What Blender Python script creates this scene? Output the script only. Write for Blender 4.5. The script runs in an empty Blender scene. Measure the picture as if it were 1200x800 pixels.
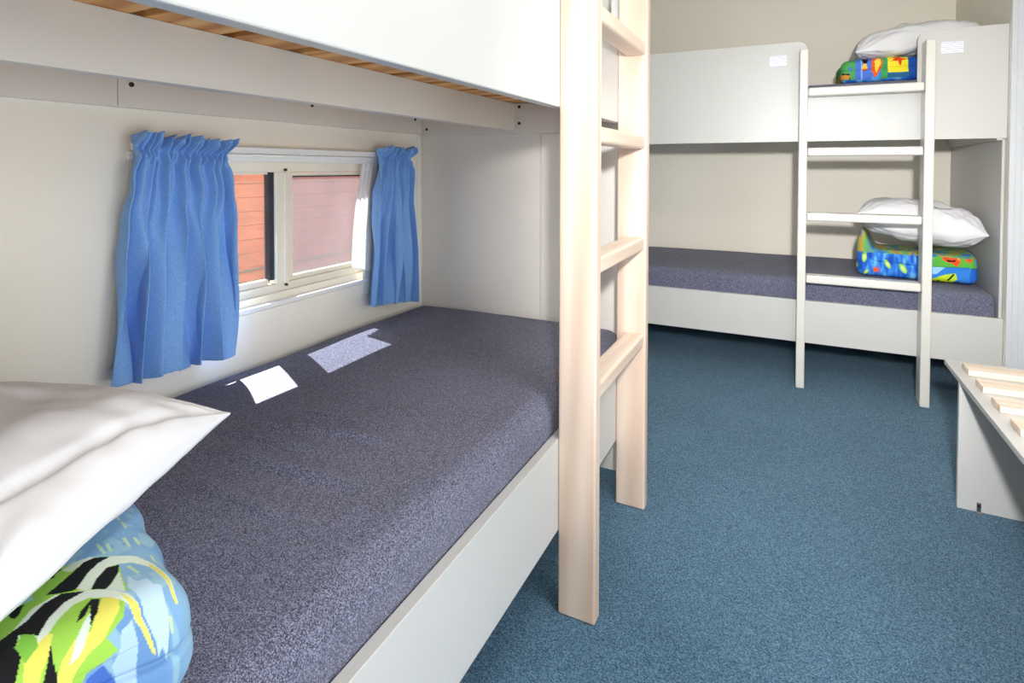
import bpy, bmesh, math, random
import numpy as np
from mathutils import Vector, Matrix, noise
random.seed(4)
COL = bpy.context.scene.collection

# ------------------------------------------------------------------ helpers
def s2l(c):
    return tuple((x/12.92 if x <= .04045 else ((x+.055)/1.055)**2.4) for x in c)

class NT:
    def __init__(s, name):
        s.m = bpy.data.materials.new(name); s.m.use_nodes = True
        s.t = s.m.node_tree; s.n = s.t.nodes; s.l = s.t.links
        s.b = s.n['Principled BSDF']; s.out = s.n['Material Output']
    def node(s, ty, **kw):
        nd = s.n.new(ty)
        for k, v in kw.items():
            if k in nd.inputs: nd.inputs[k].default_value = v
            else: setattr(nd, k, v)
        return nd
    def link(s, a, b): s.l.new(a, b)
    def coord(s, scale=(1, 1, 1), rot=(0, 0, 0)):
        tc = s.node('ShaderNodeTexCoord'); mp = s.node('ShaderNodeMapping')
        mp.inputs['Scale'].default_value = scale; mp.inputs['Rotation'].default_value = rot
        s.link(tc.outputs['Object'], mp.inputs['Vector']); return mp.outputs['Vector']
    def noise(s, vec, scale, detail=4, rough=.5):
        nd = s.node('ShaderNodeTexNoise'); nd.inputs['Scale'].default_value = scale
        nd.inputs['Detail'].default_value = detail; nd.inputs['Roughness'].default_value = rough
        s.link(vec, nd.inputs['Vector']); return nd.outputs['Fac']
    def ramp(s, fac, stops):
        r = s.node('ShaderNodeValToRGB'); e = r.color_ramp.elements
        while len(e) < len(stops): e.new(.5)
        for i, (p, c) in enumerate(stops):
            e[i].position = p; e[i].color = (*s2l(c), 1)
        s.link(fac, r.inputs['Fac']); return r.outputs['Color']
    def bump(s, h, strength=.3, dist=.002):
        b = s.node('ShaderNodeBump'); b.inputs['Strength'].default_value = strength
        b.inputs['Distance'].default_value = dist
        s.link(h, b.inputs['Height']); s.link(b.outputs['Normal'], s.b.inputs['Normal'])
    def base(s, c): s.link(c, s.b.inputs['Base Color'])

def mat_plain(name, c, rough=.45, var=.03, scale=6, bump=0, bscale=200, metal=0, spec=.5):
    t = NT(name); v = t.coord()
    lo = tuple(max(0, x-var) for x in c); hi = tuple(min(1, x+var) for x in c)
    t.base(t.ramp(t.noise(v, scale, 3), [(.3, lo), (.7, hi)]))
    t.b.inputs['Roughness'].default_value = rough; t.b.inputs['Metallic'].default_value = metal
    t.b.inputs['Specular IOR Level'].default_value = spec
    if bump: t.bump(t.noise(v, bscale, 2), bump, .001)
    return t.m

def mat_wood(name, c1, c2, c3, grain=(18, 18, 1.2), rough=.4, knots=False):
    t = NT(name); v = t.coord(grain)
    n1 = t.noise(v, 3.0, 5, .55)
    w = t.node('ShaderNodeTexWave'); w.wave_type = 'BANDS'; w.bands_direction = 'DIAGONAL'
    w.inputs['Scale'].default_value = .9; w.inputs['Distortion'].default_value = 5
    w.inputs['Detail'].default_value = 3; w.inputs['Detail Scale'].default_value = 1.2
    t.link(v, w.inputs['Vector'])
    mx = t.node('ShaderNodeMath', operation='MULTIPLY_ADD'); mx.inputs[1].default_value = .45
    t.link(w.outputs['Fac'], mx.inputs[0]); 
    m2 = t.node('ShaderNodeMath', operation='MULTIPLY'); m2.inputs[1].default_value = .55
    t.link(n1, m2.inputs[0]); t.link(m2.outputs[0], mx.inputs[2])
    t.base(t.ramp(mx.outputs[0], [(.2, c1), (.5, c2), (.8, c3)]))
    t.b.inputs['Roughness'].default_value = rough
    t.bump(t.noise(t.coord(tuple(g*4 for g in grain)), 6, 2), .08, .0006)
    return t.m

def mat_fabric(name, dark, mid, light, scale, bstr=.6, bdist=.0015, rib=None, rough=.9, patch=.0):
    t = NT(name); v = t.coord()
    vo = t.node('ShaderNodeTexVoronoi'); vo.inputs['Scale'].default_value = scale
    t.link(v, vo.inputs['Vector'])
    sep = t.node('ShaderNodeSeparateColor'); t.link(vo.outputs['Color'], sep.inputs[0])
    n = t.noise(v, scale*.55, 3, .7)
    mx = t.node('ShaderNodeMath', operation='MULTIPLY_ADD'); mx.inputs[1].default_value = .55
    m2 = t.node('ShaderNodeMath', operation='MULTIPLY'); m2.inputs[1].default_value = .45
    t.link(n, m2.inputs[0]); t.link(sep.outputs[0], mx.inputs[0]); t.link(m2.outputs[0], mx.inputs[2])
    fac = mx.outputs[0]
    if patch:
        big = t.noise(v, 3.2, 3, .6)
        a = t.node('ShaderNodeMath', operation='MULTIPLY_ADD'); a.inputs[1].default_value = patch
        t.link(big, a.inputs[0]); t.link(fac, a.inputs[2])
        b = t.node('ShaderNodeMath', operation='SUBTRACT'); b.inputs[1].default_value = patch*.5
        t.link(a.outputs[0], b.inputs[0]); fac = b.outputs[0]
    t.base(t.ramp(fac, [(.22, dark), (.5, mid), (.8, light)]))
    t.b.inputs['Roughness'].default_value = rough; t.b.inputs['Specular IOR Level'].default_value = .2
    t.b.inputs['Sheen Weight'].default_value = .15
    if rib:
        w = t.node('ShaderNodeTexWave'); w.wave_type = 'BANDS'; w.bands_direction = rib[0]
        w.inputs['Scale'].default_value = rib[1]; w.inputs['Distortion'].default_value = 1.2
        w.inputs['Detail Scale'].default_value = 6
        t.link(v, w.inputs['Vector'])
        ad = t.node('ShaderNodeMath', operation='ADD')
        t.link(w.outputs['Fac'], ad.inputs[0]); t.link(vo.outputs['Distance'], ad.inputs[1])
        t.bump(ad.outputs[0], bstr, bdist)
    else:
        t.bump(vo.outputs['Distance'], bstr, bdist)
    return t.m

def mat_attr(name, attr='print', rough=.8):
    t = NT(name); a = t.node('ShaderNodeVertexColor'); a.layer_name = attr
    t.base(a.outputs['Color']); t.b.inputs['Roughness'].default_value = rough
    t.b.inputs['Specular IOR Level'].default_value = .25
    t.bump(t.noise(t.coord(), 900, 2), .15, .0006)
    return t.m

def link(me, name, mat, parent=None, smooth=False, loc=None, label=None):
    o = bpy.data.objects.new(name, me); COL.objects.link(o)
    if mat is not None:
        me.materials.append(mat)
    if smooth:
        for p in me.polygons: p.use_smooth = True
    if loc is not None: o.location = loc
    if parent is not None: o.parent = parent
    if label: o['label'] = label
    return o

def add_box(bm, lo, hi, bev=.0015, seg=2, rot=None):
    t = bmesh.new(); bmesh.ops.create_cube(t, size=1)
    for v in t.verts:
        v.co = Vector([(lo[i]+hi[i])/2 + v.co[i]*(hi[i]-lo[i]) for i in range(3)])
    if bev:
        b = min(bev, min(hi[i]-lo[i] for i in range(3))*.45)
        bmesh.ops.bevel(t, geom=list(t.edges), offset=b, segments=seg, affect='EDGES', profile=.5)
    if rot is not None: bmesh.ops.transform(t, matrix=rot, verts=t.verts)
    me = bpy.data.meshes.new('t'); t.to_mesh(me); t.free(); bm.from_mesh(me); bpy.data.meshes.remove(me)

def box(name, lo, hi, mat, parent=None, bev=.0015, seg=2, smooth=False, label=None, origin=None):
    bm = bmesh.new(); add_box(bm, lo, hi, bev, seg)
    if origin is not None: bmesh.ops.translate(bm, vec=-Vector(origin), verts=bm.verts)
    me = bpy.data.meshes.new(name); bm.to_mesh(me); bm.free()
    return link(me, name, mat, parent, smooth, origin, label)

def boxes(name, lst, mat, parent=None, bev=.0015):
    bm = bmesh.new()
    for lo, hi in lst: add_box(bm, lo, hi, bev)
    me = bpy.data.meshes.new(name); bm.to_mesh(me); bm.free()
    return link(me, name, mat, parent)

def prism(name, pts, axis, a, b, mat, parent=None, bev=.001):
    """extrude a 2-D outline along an axis; pts are the other two coordinates in order"""
    bm = bmesh.new(); idx = [i for i in range(3) if i != axis]
    vs = []
    for p in pts:
        c = [0, 0, 0]; c[idx[0]] = p[0]; c[idx[1]] = p[1]; c[axis] = a; vs.append(bm.verts.new(c))
    f = bm.faces.new(vs)
    r = bmesh.ops.extrude_face_region(bm, geom=[f])
    d = [0, 0, 0]; d[axis] = b-a
    bmesh.ops.translate(bm, vec=d, verts=[v for v in r['geom'] if isinstance(v, bmesh.types.BMVert)])
    bmesh.ops.recalc_face_normals(bm, faces=bm.faces)
    if bev:
        es = [e for e in bm.edges if abs((e.verts[0].co-e.verts[1].co)[axis]) < 1e-6]
        bmesh.ops.bevel(bm, geom=es, offset=bev, segments=2, affect='EDGES', profile=.5)
    me = bpy.data.meshes.new(name); bm.to_mesh(me); bm.free()
    return link(me, name, mat, parent)

def cyl(name, p0, p1, r, mat, parent=None, seg=16, r2=None):
    bm = bmesh.new(); p0 = Vector(p0); p1 = Vector(p1); d = p1-p0
    bmesh.ops.create_cone(bm, cap_ends=True, segments=seg, radius1=r, radius2=r if r2 is None else r2, depth=d.length)
    q = Vector((0, 0, 1)).rotation_difference(d.normalized()).to_matrix().to_4x4()
    bmesh.ops.transform(bm, matrix=Matrix.Translation((p0+p1)/2) @ q, verts=bm.verts)
    me = bpy.data.meshes.new(name); bm.to_mesh(me); bm.free()
    return link(me, name, mat, parent)

def empty(name, loc, label, cat, group=None, rotz=0):
    o = bpy.data.objects.new(name, None); COL.objects.link(o)
    o.location = loc; o.rotation_euler = (0, 0, rotz); o.empty_display_size = .1
    o['label'] = label; o['category'] = cat
    if group: o['group'] = group
    bpy.context.view_layer.update()
    return o

def tag(o, label, cat, group=None):
    o['label'] = label; o['category'] = cat
    if group: o['group'] = group
    return o

def struct(o): o['kind'] = 'structure'; return o

def keep(o, parent):
    """parent an object built in world coordinates without moving it"""
    o.parent = parent
    o.matrix_parent_inverse = parent.matrix_world.inverted()
    return o

def axis_coords(h, r, n, k):
    arc = [math.tan(t) for t in np.linspace(math.pi/4, 0, k+1)[:-1]]
    a = [-(h-r) - r*x for x in arc]
    mid = list(np.linspace(-(h-r), h-r, n+1))
    return a + mid + [-x for x in reversed(a)]

def rounded_grid(size, r, n, k=5):
    """closed box surface as a dense grid with rounded edges; returns verts (np) and faces"""
    h = [s/2 for s in size]
    ax = [axis_coords(h[i], r, n[i], k) for i in range(3)]
    key = {}; V = []; F = []
    def vid(i, j, l):
        q = (i, j, l)
        if q not in key:
            key[q] = len(V); V.append((ax[0][i], ax[1][j], ax[2][l]))
        return key[q]
    N = [len(a)-1 for a in ax]
    for l, flip in ((0, True), (N[2], False)):
        for i in range(N[0]):
            for j in range(N[1]):
                f = [vid(i, j, l), vid(i+1, j, l), vid(i+1, j+1, l), vid(i, j+1, l)]
                F.append(f[::-1] if flip else f)
    for j, flip in ((0, False), (N[1], True)):
        for i in range(N[0]):
            for l in range(N[2]):
                f = [vid(i, j, l), vid(i+1, j, l), vid(i+1, j, l+1), vid(i, j, l+1)]
                F.append(f[::-1] if flip else f)
    for i, flip in ((0, True), (N[0], False)):
        for j in range(N[1]):
            for l in range(N[2]):
                f = [vid(i, j, l), vid(i, j+1, l), vid(i, j+1, l+1), vid(i, j, l+1)]
                F.append(f[::-1] if flip else f)
    P = np.array(V); H = np.array(h)-r
    inner = np.clip(P, -H, H); d = P-inner
    L = np.linalg.norm(d, axis=1); L[L == 0] = 1
    return inner + r*d/L[:, None]*(np.abs(d).max(axis=1) > 1e-9)[:, None], F

def mesh_np(name, V, F):
    me = bpy.data.meshes.new(name); me.from_pydata([tuple(v) for v in V], [], F); me.update()
    return me

def in_poly(px, py, poly):
    ins = np.zeros(len(px), bool); n = len(poly); j = n-1
    for i in range(n):
        xi, yi = poly[i]; xj, yj = poly[j]
        if yi != yj:
            c = ((yi > py) != (yj > py)) & (px < (xj-xi)*(py-yi)/(yj-yi)+xi)
            ins ^= c
        j = i
    return ins

def set_colors(me, cols, attr='print'):
    a = me.color_attributes.new(attr, 'FLOAT_COLOR', 'POINT')
    c = np.ones((len(cols), 4)); c[:, :3] = cols
    a.data.foreach_set('color', c.ravel())

def lin(c): 
    c = np.asarray(c, float)
    return np.where(c <= .04045, c/12.92, ((c+.055)/1.055)**2.4)

def vnoise(P, s, seed=0, turb=False):
    return np.array([noise.noise(Vector((p[0]*s+seed, p[1]*s+seed*.7, p[2]*s))) for p in P])
NEAR_PRINT=[
 ((0.16, 0.42, 0.82),[(-0.5929, 0.289), (-0.5936, 0.3041), (-0.5617, 0.302), (-0.5513, 0.2926), (-0.5828, 0.2769)]),
 ((0.66, 0.81, 0.93),[(-0.6144, 0.3331), (-0.616, 0.3445), (-0.5877, 0.3346), (-0.564, 0.3188), (-0.532, 0.3023), (-0.5477, 0.2944), (-0.5862, 0.3078), (-0.5943, 0.32)]),
 ((0.72, 0.85, 0.93),[(-0.6706, 0.371), (-0.6487, 0.3677), (-0.6429, 0.3758), (-0.6286, 0.3743), (-0.6243, 0.3799), (-0.5988, 0.3722), (-0.5744, 0.359), (-0.5496, 0.3422), (-0.5645, 0.3462), (-0.5582, 0.338), (-0.5729, 0.3449), (-0.5971, 0.3508), (-0.6227, 0.3571), (-0.6475, 0.358)]),
 ((0.62, 0.85, 0.16),[(-0.7275, 0.3049), (-0.7481, 0.3147), (-0.7613, 0.3295), (-0.7589, 0.3495), (-0.747, 0.3704), (-0.7303, 0.3803), (-0.7008, 0.3784), (-0.6682, 0.365), (-0.6423, 0.3555), (-0.6636, 0.3493), (-0.6911, 0.3379), (-0.7086, 0.3258), (-0.719, 0.3107)]),
 ((0.92, 0.88, 0.22),[(-0.7005, 0.3384), (-0.7075, 0.3526), (-0.7134, 0.3645), (-0.6982, 0.3501), (-0.6869, 0.34), (-0.6985, 0.3333)]),
 ((0.88, 0.92, 0.82),[(-0.7533, 0.3446), (-0.756, 0.3568), (-0.7486, 0.3712), (-0.7402, 0.3738), (-0.7427, 0.3614), (-0.7406, 0.3472)]),
 ((0.06, 0.06, 0.08),[(-0.7211, 0.3146), (-0.732, 0.3368), (-0.7447, 0.3624), (-0.7425, 0.3726), (-0.725, 0.3822), (-0.727, 0.3693), (-0.7192, 0.3541), (-0.703, 0.3354), (-0.703, 0.3313), (-0.7156, 0.319)]),
 ((0.88, 0.93, 0.85),[(-0.703, 0.3354), (-0.7192, 0.3541), (-0.727, 0.3693), (-0.7257, 0.3826), (-0.6983, 0.3963), (-0.672, 0.4006), (-0.6359, 0.3956), (-0.5987, 0.384), (-0.5993, 0.382), (-0.6305, 0.3874), (-0.6652, 0.3915), (-0.6902, 0.3868), (-0.7019, 0.3791), (-0.7097, 0.3694), (-0.6996, 0.3529), (-0.6859, 0.3406), (-0.6911, 0.3379)]),
 ((0.93, 0.9, 0.35),[(-0.6748, 0.3972), (-0.6492, 0.3965), (-0.624, 0.3906), (-0.5987, 0.384), (-0.5997, 0.3818), (-0.6321, 0.3884), (-0.6666, 0.3924)]),
 ((0.06, 0.06, 0.08),[(-0.6859, 0.3406), (-0.6996, 0.3529), (-0.7097, 0.3694), (-0.7008, 0.3784), (-0.6874, 0.37), (-0.6743, 0.355), (-0.6695, 0.3481)]),
 ((0.85, 0.92, 0.85),[(-0.6695, 0.3481), (-0.6732, 0.3555), (-0.6899, 0.3725), (-0.6659, 0.3626), (-0.6433, 0.3534), (-0.6569, 0.35)]),
 ((0.62, 0.85, 0.16),[(-0.7525, 0.2765), (-0.7284, 0.2885), (-0.7266, 0.2988), (-0.7225, 0.3123), (-0.7041, 0.3298), (-0.6754, 0.3447), (-0.6495, 0.3503), (-0.634, 0.3482), (-0.6211, 0.3389), (-0.6182, 0.3209), (-0.5966, 0.3202), (-0.5962, 0.3054), (-0.598, 0.2915), (-0.5863, 0.2752), (-0.6565, 0.2403)]),
 ((0.93, 0.9, 0.22),[(-0.6303, 0.3134), (-0.6565, 0.337), (-0.6432, 0.3468), (-0.628, 0.3385), (-0.617, 0.3143), (-0.6155, 0.304), (-0.6071, 0.287), (-0.5933, 0.2717), (-0.6039, 0.2665), (-0.6288, 0.2866), (-0.6343, 0.3001)]),
 ((0.93, 0.9, 0.22),[(-0.6284, 0.2542), (-0.6546, 0.2685), (-0.6617, 0.2837), (-0.6533, 0.2906), (-0.6399, 0.281), (-0.6308, 0.2701), (-0.6161, 0.2604)]),
 ((0.88, 0.93, 0.87),[(-0.6894, 0.2727), (-0.7103, 0.2975), (-0.7118, 0.3193), (-0.6911, 0.3379), (-0.6685, 0.3475), (-0.6387, 0.353), (-0.6217, 0.3543), (-0.5915, 0.3475), (-0.5626, 0.3386), (-0.565, 0.3368), (-0.6023, 0.3452), (-0.6283, 0.3472), (-0.6492, 0.3416), (-0.6714, 0.3322), (-0.6766, 0.3206), (-0.6685, 0.3032), (-0.6571, 0.2888), (-0.6549, 0.2789), (-0.6621, 0.27)]),
 ((0.93, 0.9, 0.3),[(-0.6479, 0.3494), (-0.6211, 0.354), (-0.591, 0.3472), (-0.5626, 0.3386), (-0.5656, 0.3366), (-0.6047, 0.3455), (-0.6295, 0.3478)]),
 ((0.85, 0.93, 0.85),[(-0.6314, 0.2987), (-0.646, 0.3174), (-0.646, 0.3234), (-0.6323, 0.3124), (-0.6194, 0.2966), (-0.6179, 0.2868)]),
 ((0.06, 0.06, 0.08),[(-0.6817, 0.2498), (-0.6855, 0.261), (-0.6935, 0.2849), (-0.707, 0.3054), (-0.709, 0.324), (-0.6894, 0.3371), (-0.69, 0.3171), (-0.6783, 0.2983), (-0.6621, 0.2821), (-0.6791, 0.2736), (-0.6643, 0.265), (-0.6526, 0.2643), (-0.6354, 0.2508), (-0.6565, 0.2403)]),
 ((0.5, 0.8, 0.15),[(-0.6782, 0.2741), (-0.6665, 0.2813), (-0.652, 0.2777), (-0.6462, 0.265), (-0.6661, 0.2641), (-0.6658, 0.2681)]),
 ((0.06, 0.06, 0.08),[(-0.6468, 0.3081), (-0.658, 0.3174), (-0.6667, 0.3319), (-0.6585, 0.336), (-0.6421, 0.3254), (-0.6342, 0.3144), (-0.6583, 0.3266), (-0.6479, 0.3164)]),
 ((0.06, 0.06, 0.08),[(-0.6465, 0.2858), (-0.6135, 0.2617), (-0.6012, 0.2678), (-0.6178, 0.2766)]),
 ((0.05, 0.05, 0.08),[(-0.7557, 0.3304), (-0.7624, 0.3345), (-0.7621, 0.3402), (-0.758, 0.3469), (-0.7544, 0.3441), (-0.7536, 0.3389), (-0.7469, 0.3337), (-0.7494, 0.3303)]),
 ((0.05, 0.05, 0.08),[(-0.7201, 0.2819), (-0.7253, 0.2854), (-0.7278, 0.2919), (-0.7243, 0.2975), (-0.7211, 0.2937), (-0.713, 0.2885), (-0.709, 0.2824), (-0.714, 0.2805)]),
 ((.75,.88,.7),[(-0.7559, 0.3917), (-0.7534, 0.3947), (-0.7347, 0.3896), (-0.7355, 0.3867)]),
 ((.75,.88,.7),[(-0.7666, 0.3864), (-0.764, 0.3894), (-0.7377, 0.384), (-0.7384, 0.3811)]),
 ((.75,.88,.7),[(-0.7495, 0.408), (-0.7469, 0.4111), (-0.7229, 0.4039), (-0.7237, 0.4009)]),
 ((.75,.88,.7),[(-0.7417, 0.4164), (-0.739, 0.4195), (-0.7203, 0.4138), (-0.7211, 0.4108)]),
 ((.75,.88,.7),[(-0.7735, 0.4481), (-0.7707, 0.4515), (-0.749, 0.4455), (-0.7497, 0.4422)]),
 ((.75,.88,.7),[(-0.6967, 0.4106), (-0.694, 0.4136), (-0.6797, 0.4088), (-0.6806, 0.4059)]),
 ((.75,.88,.7),[(-0.8119, 0.429), (-0.8092, 0.4324), (-0.7901, 0.4299), (-0.7907, 0.4266)]),
 ((.75,.88,.7),[(-0.7874, 0.4263), (-0.7848, 0.4296), (-0.7688, 0.426), (-0.7695, 0.4228)]),
 ((.75,.88,.7),[(-0.5928, 0.3687), (-0.5903, 0.3712), (-0.5696, 0.3614), (-0.5707, 0.3591)]),
 ((.75,.88,.7),[(-0.6902, 0.3799), (-0.6876, 0.3827), (-0.6612, 0.3793), (-0.6621, 0.3767)]),
]
LOW_PRINT=[
 ((0.62, 0.85, 0.35),[(0.3928, 0.6984), (0.3901, 0.6835), (0.3848, 0.6728), (0.3783, 0.669), (0.3724, 0.6733), (0.3687, 0.6845), (0.3681, 0.6995), (0.3708, 0.7144), (0.3761, 0.7251), (0.3825, 0.7288), (0.3884, 0.7245), (0.3922, 0.7134)]),
 ((0.85, 0.93, 0.6),[(0.3866, 0.6987), (0.3852, 0.6912), (0.3826, 0.6859), (0.3794, 0.684), (0.3764, 0.6861), (0.3746, 0.6917), (0.3743, 0.6992), (0.3756, 0.7067), (0.3783, 0.712), (0.3815, 0.7139), (0.3844, 0.7117), (0.3863, 0.7062)]),
 ((0.62, 0.85, 0.35),[(0.4918, 0.7246), (0.4874, 0.7219), (0.4811, 0.7228), (0.4744, 0.7272), (0.4692, 0.7338), (0.4668, 0.7409), (0.468, 0.7466), (0.4724, 0.7493), (0.4787, 0.7484), (0.4854, 0.744), (0.4906, 0.7374), (0.4929, 0.7303)]),
 ((0.85, 0.93, 0.6),[(0.4858, 0.7301), (0.4837, 0.7287), (0.4805, 0.7292), (0.4771, 0.7314), (0.4745, 0.7347), (0.4734, 0.7383), (0.4739, 0.7411), (0.4761, 0.7425), (0.4793, 0.742), (0.4827, 0.7398), (0.4853, 0.7365), (0.4864, 0.7329)]),
 ((0.62, 0.85, 0.35),[(0.5027, 0.6439), (0.4963, 0.6431), (0.488, 0.649), (0.48, 0.6598), (0.4744, 0.6727), (0.4727, 0.6842), (0.4754, 0.6913), (0.4818, 0.692), (0.4901, 0.6861), (0.4982, 0.6753), (0.5037, 0.6624), (0.5054, 0.6509)]),
 ((0.85, 0.93, 0.6),[(0.4959, 0.6557), (0.4927, 0.6553), (0.4886, 0.6583), (0.4845, 0.6637), (0.4817, 0.6701), (0.4809, 0.6759), (0.4823, 0.6794), (0.4855, 0.6798), (0.4896, 0.6768), (0.4936, 0.6714), (0.4964, 0.665), (0.4973, 0.6592)]),
 ((0.62, 0.85, 0.35),[(0.5745, 0.6244), (0.5672, 0.6232), (0.5579, 0.6293), (0.549, 0.6411), (0.543, 0.6554), (0.5414, 0.6684), (0.5448, 0.6765), (0.5522, 0.6776), (0.5615, 0.6714), (0.5704, 0.6596), (0.5763, 0.6454), (0.5779, 0.6325)]),
 ((0.85, 0.93, 0.6),[(0.5671, 0.6374), (0.5635, 0.6368), (0.5588, 0.6399), (0.5543, 0.6457), (0.5513, 0.6529), (0.5506, 0.6594), (0.5523, 0.6634), (0.5559, 0.664), (0.5606, 0.6609), (0.565, 0.655), (0.568, 0.6479), (0.5688, 0.6414)]),
 ((0.62, 0.85, 0.35),[(0.4016, 0.6286), (0.4033, 0.6231), (0.4015, 0.6151), (0.3966, 0.6065), (0.39, 0.5998), (0.3833, 0.5967), (0.3785, 0.5981), (0.3768, 0.6036), (0.3786, 0.6117), (0.3835, 0.6202), (0.3902, 0.6269), (0.3968, 0.63)]),
 ((0.85, 0.93, 0.6),[(0.3958, 0.621), (0.3967, 0.6183), (0.3958, 0.6142), (0.3933, 0.6099), (0.39, 0.6066), (0.3867, 0.605), (0.3843, 0.6057), (0.3834, 0.6085), (0.3843, 0.6125), (0.3868, 0.6168), (0.3901, 0.6202), (0.3934, 0.6217)]),
 ((0.62, 0.85, 0.35),[(0.3517, 0.6502), (0.3505, 0.6401), (0.3468, 0.6324), (0.3417, 0.6293), (0.3366, 0.6316), (0.3327, 0.6386), (0.3312, 0.6486), (0.3324, 0.6587), (0.3361, 0.6663), (0.3412, 0.6694), (0.3463, 0.6671), (0.3502, 0.6601)]),
 ((0.85, 0.93, 0.6),[(0.3466, 0.6498), (0.346, 0.6447), (0.3441, 0.6409), (0.3416, 0.6394), (0.339, 0.6405), (0.3371, 0.644), (0.3363, 0.649), (0.337, 0.654), (0.3388, 0.6578), (0.3413, 0.6594), (0.3439, 0.6582), (0.3458, 0.6547)]),
 ((0.55, 0.75, 0.4),[(0.3542, 0.757), (0.4215, 0.7679), (0.4244, 0.7549), (0.3882, 0.7472), (0.3572, 0.7439)]),
 ((0.92, 0.35, 0.12),[(0.4205, 0.6424), (0.4316, 0.64), (0.437, 0.6516), (0.4427, 0.6389), (0.4565, 0.642), (0.4484, 0.6302), (0.4541, 0.6201), (0.4402, 0.6209), (0.432, 0.6136), (0.4263, 0.623)]),
 ((0.35, 0.68, 0.25),[(0.6868, 0.7566), (0.8623, 0.7684), (0.8745, 0.6781), (0.6881, 0.6734)]),
 ((0.93, 0.3, 0.12),[(0.7093, 0.756), (0.7922, 0.7616), (0.809, 0.7342), (0.804, 0.7065), (0.7907, 0.6816), (0.7713, 0.6972), (0.7379, 0.7084), (0.7151, 0.7412)]),
 ((0.06, 0.05, 0.08),[(0.7263, 0.7386), (0.7541, 0.7357), (0.7816, 0.7404), (0.7763, 0.7284), (0.7377, 0.7222)]),
 ((0.06, 0.05, 0.08),[(0.7406, 0.7155), (0.771, 0.7143), (0.7874, 0.7189), (0.7821, 0.7076), (0.7546, 0.7041)]),
 ((0.06, 0.05, 0.08),[(0.7121, 0.7562), (0.7537, 0.759), (0.7483, 0.7504), (0.7206, 0.7499)]),
 ((0.95, 0.75, 0.25),[(0.7923, 0.7535), (0.8046, 0.7338), (0.7996, 0.7096), (0.7927, 0.7262)]),
 ((0.93, 0.3, 0.12),[(0.8144, 0.7311), (0.8334, 0.7278), (0.8412, 0.7466), (0.8469, 0.7287), (0.8631, 0.7245), (0.8482, 0.7166), (0.8462, 0.7029), (0.8364, 0.7144), (0.8213, 0.7078), (0.8298, 0.7193)]),
 ((0.2, 0.5, 0.85),[(0.6882, 0.67), (0.8423, 0.6823), (0.8441, 0.5724), (0.6899, 0.5575)]),
 ((0.6, 0.8, 0.95),[(0.6881, 0.6714), (0.744, 0.6758), (0.7056, 0.6367), (0.6887, 0.6353)]),
 ((0.75, 0.87, 0.15),[(0.6863, 0.6073), (0.7225, 0.6278), (0.7556, 0.641), (0.7858, 0.647), (0.7934, 0.6168), (0.773, 0.591), (0.7399, 0.581), (0.6866, 0.5878)]),
 ((0.05, 0.05, 0.08),[(0.7506, 0.6061), (0.7749, 0.6426), (0.7831, 0.6413), (0.759, 0.6034)]),
 ((0.05, 0.05, 0.08),[(0.6865, 0.5934), (0.7231, 0.5912), (0.7675, 0.587), (0.8056, 0.6076), (0.795, 0.5862), (0.7455, 0.5781), (0.6868, 0.5781)]),
 ((0.05, 0.05, 0.08),[(0.7061, 0.6021), (0.7285, 0.6007), (0.7175, 0.5927)]),
 ((0.15, 0.4, 0.8),[(0.8478, 0.6759), (0.9329, 0.6627), (0.9343, 0.5824), (0.8441, 0.5724)]),
 ((0.3, 0.75, 0.45),[(0.9293, 0.6289), (0.9272, 0.6187), (0.9212, 0.6107), (0.9128, 0.6073), (0.9043, 0.6092), (0.898, 0.616), (0.8956, 0.6259), (0.8977, 0.6362), (0.9038, 0.6441), (0.9122, 0.6476), (0.9206, 0.6456), (0.9269, 0.6388)]),
 ((0.15, 0.4, 0.8),[(0.9209, 0.6282), (0.9199, 0.6234), (0.9168, 0.6197), (0.9126, 0.618), (0.9084, 0.6189), (0.9053, 0.6221), (0.904, 0.6267), (0.9051, 0.6315), (0.9081, 0.6352), (0.9123, 0.6368), (0.9166, 0.6359), (0.9197, 0.6328)]),
 ((0.4, 0.62, 0.85),[(0.8677, 0.7654), (0.905, 0.7612), (0.9276, 0.669), (0.8801, 0.665), (0.8632, 0.7178)]),
 ((0.85, 0.88, 0.35),[(0.8897, 0.7265), (0.9054, 0.7344), (0.9165, 0.7016), (0.9195, 0.6817), (0.8957, 0.6832)]),
 ((0.8, 0.5, 0.3),[(0.8868, 0.5812), (0.9288, 0.5953), (0.9266, 0.5716), (0.8922, 0.5717)]),
]
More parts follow.
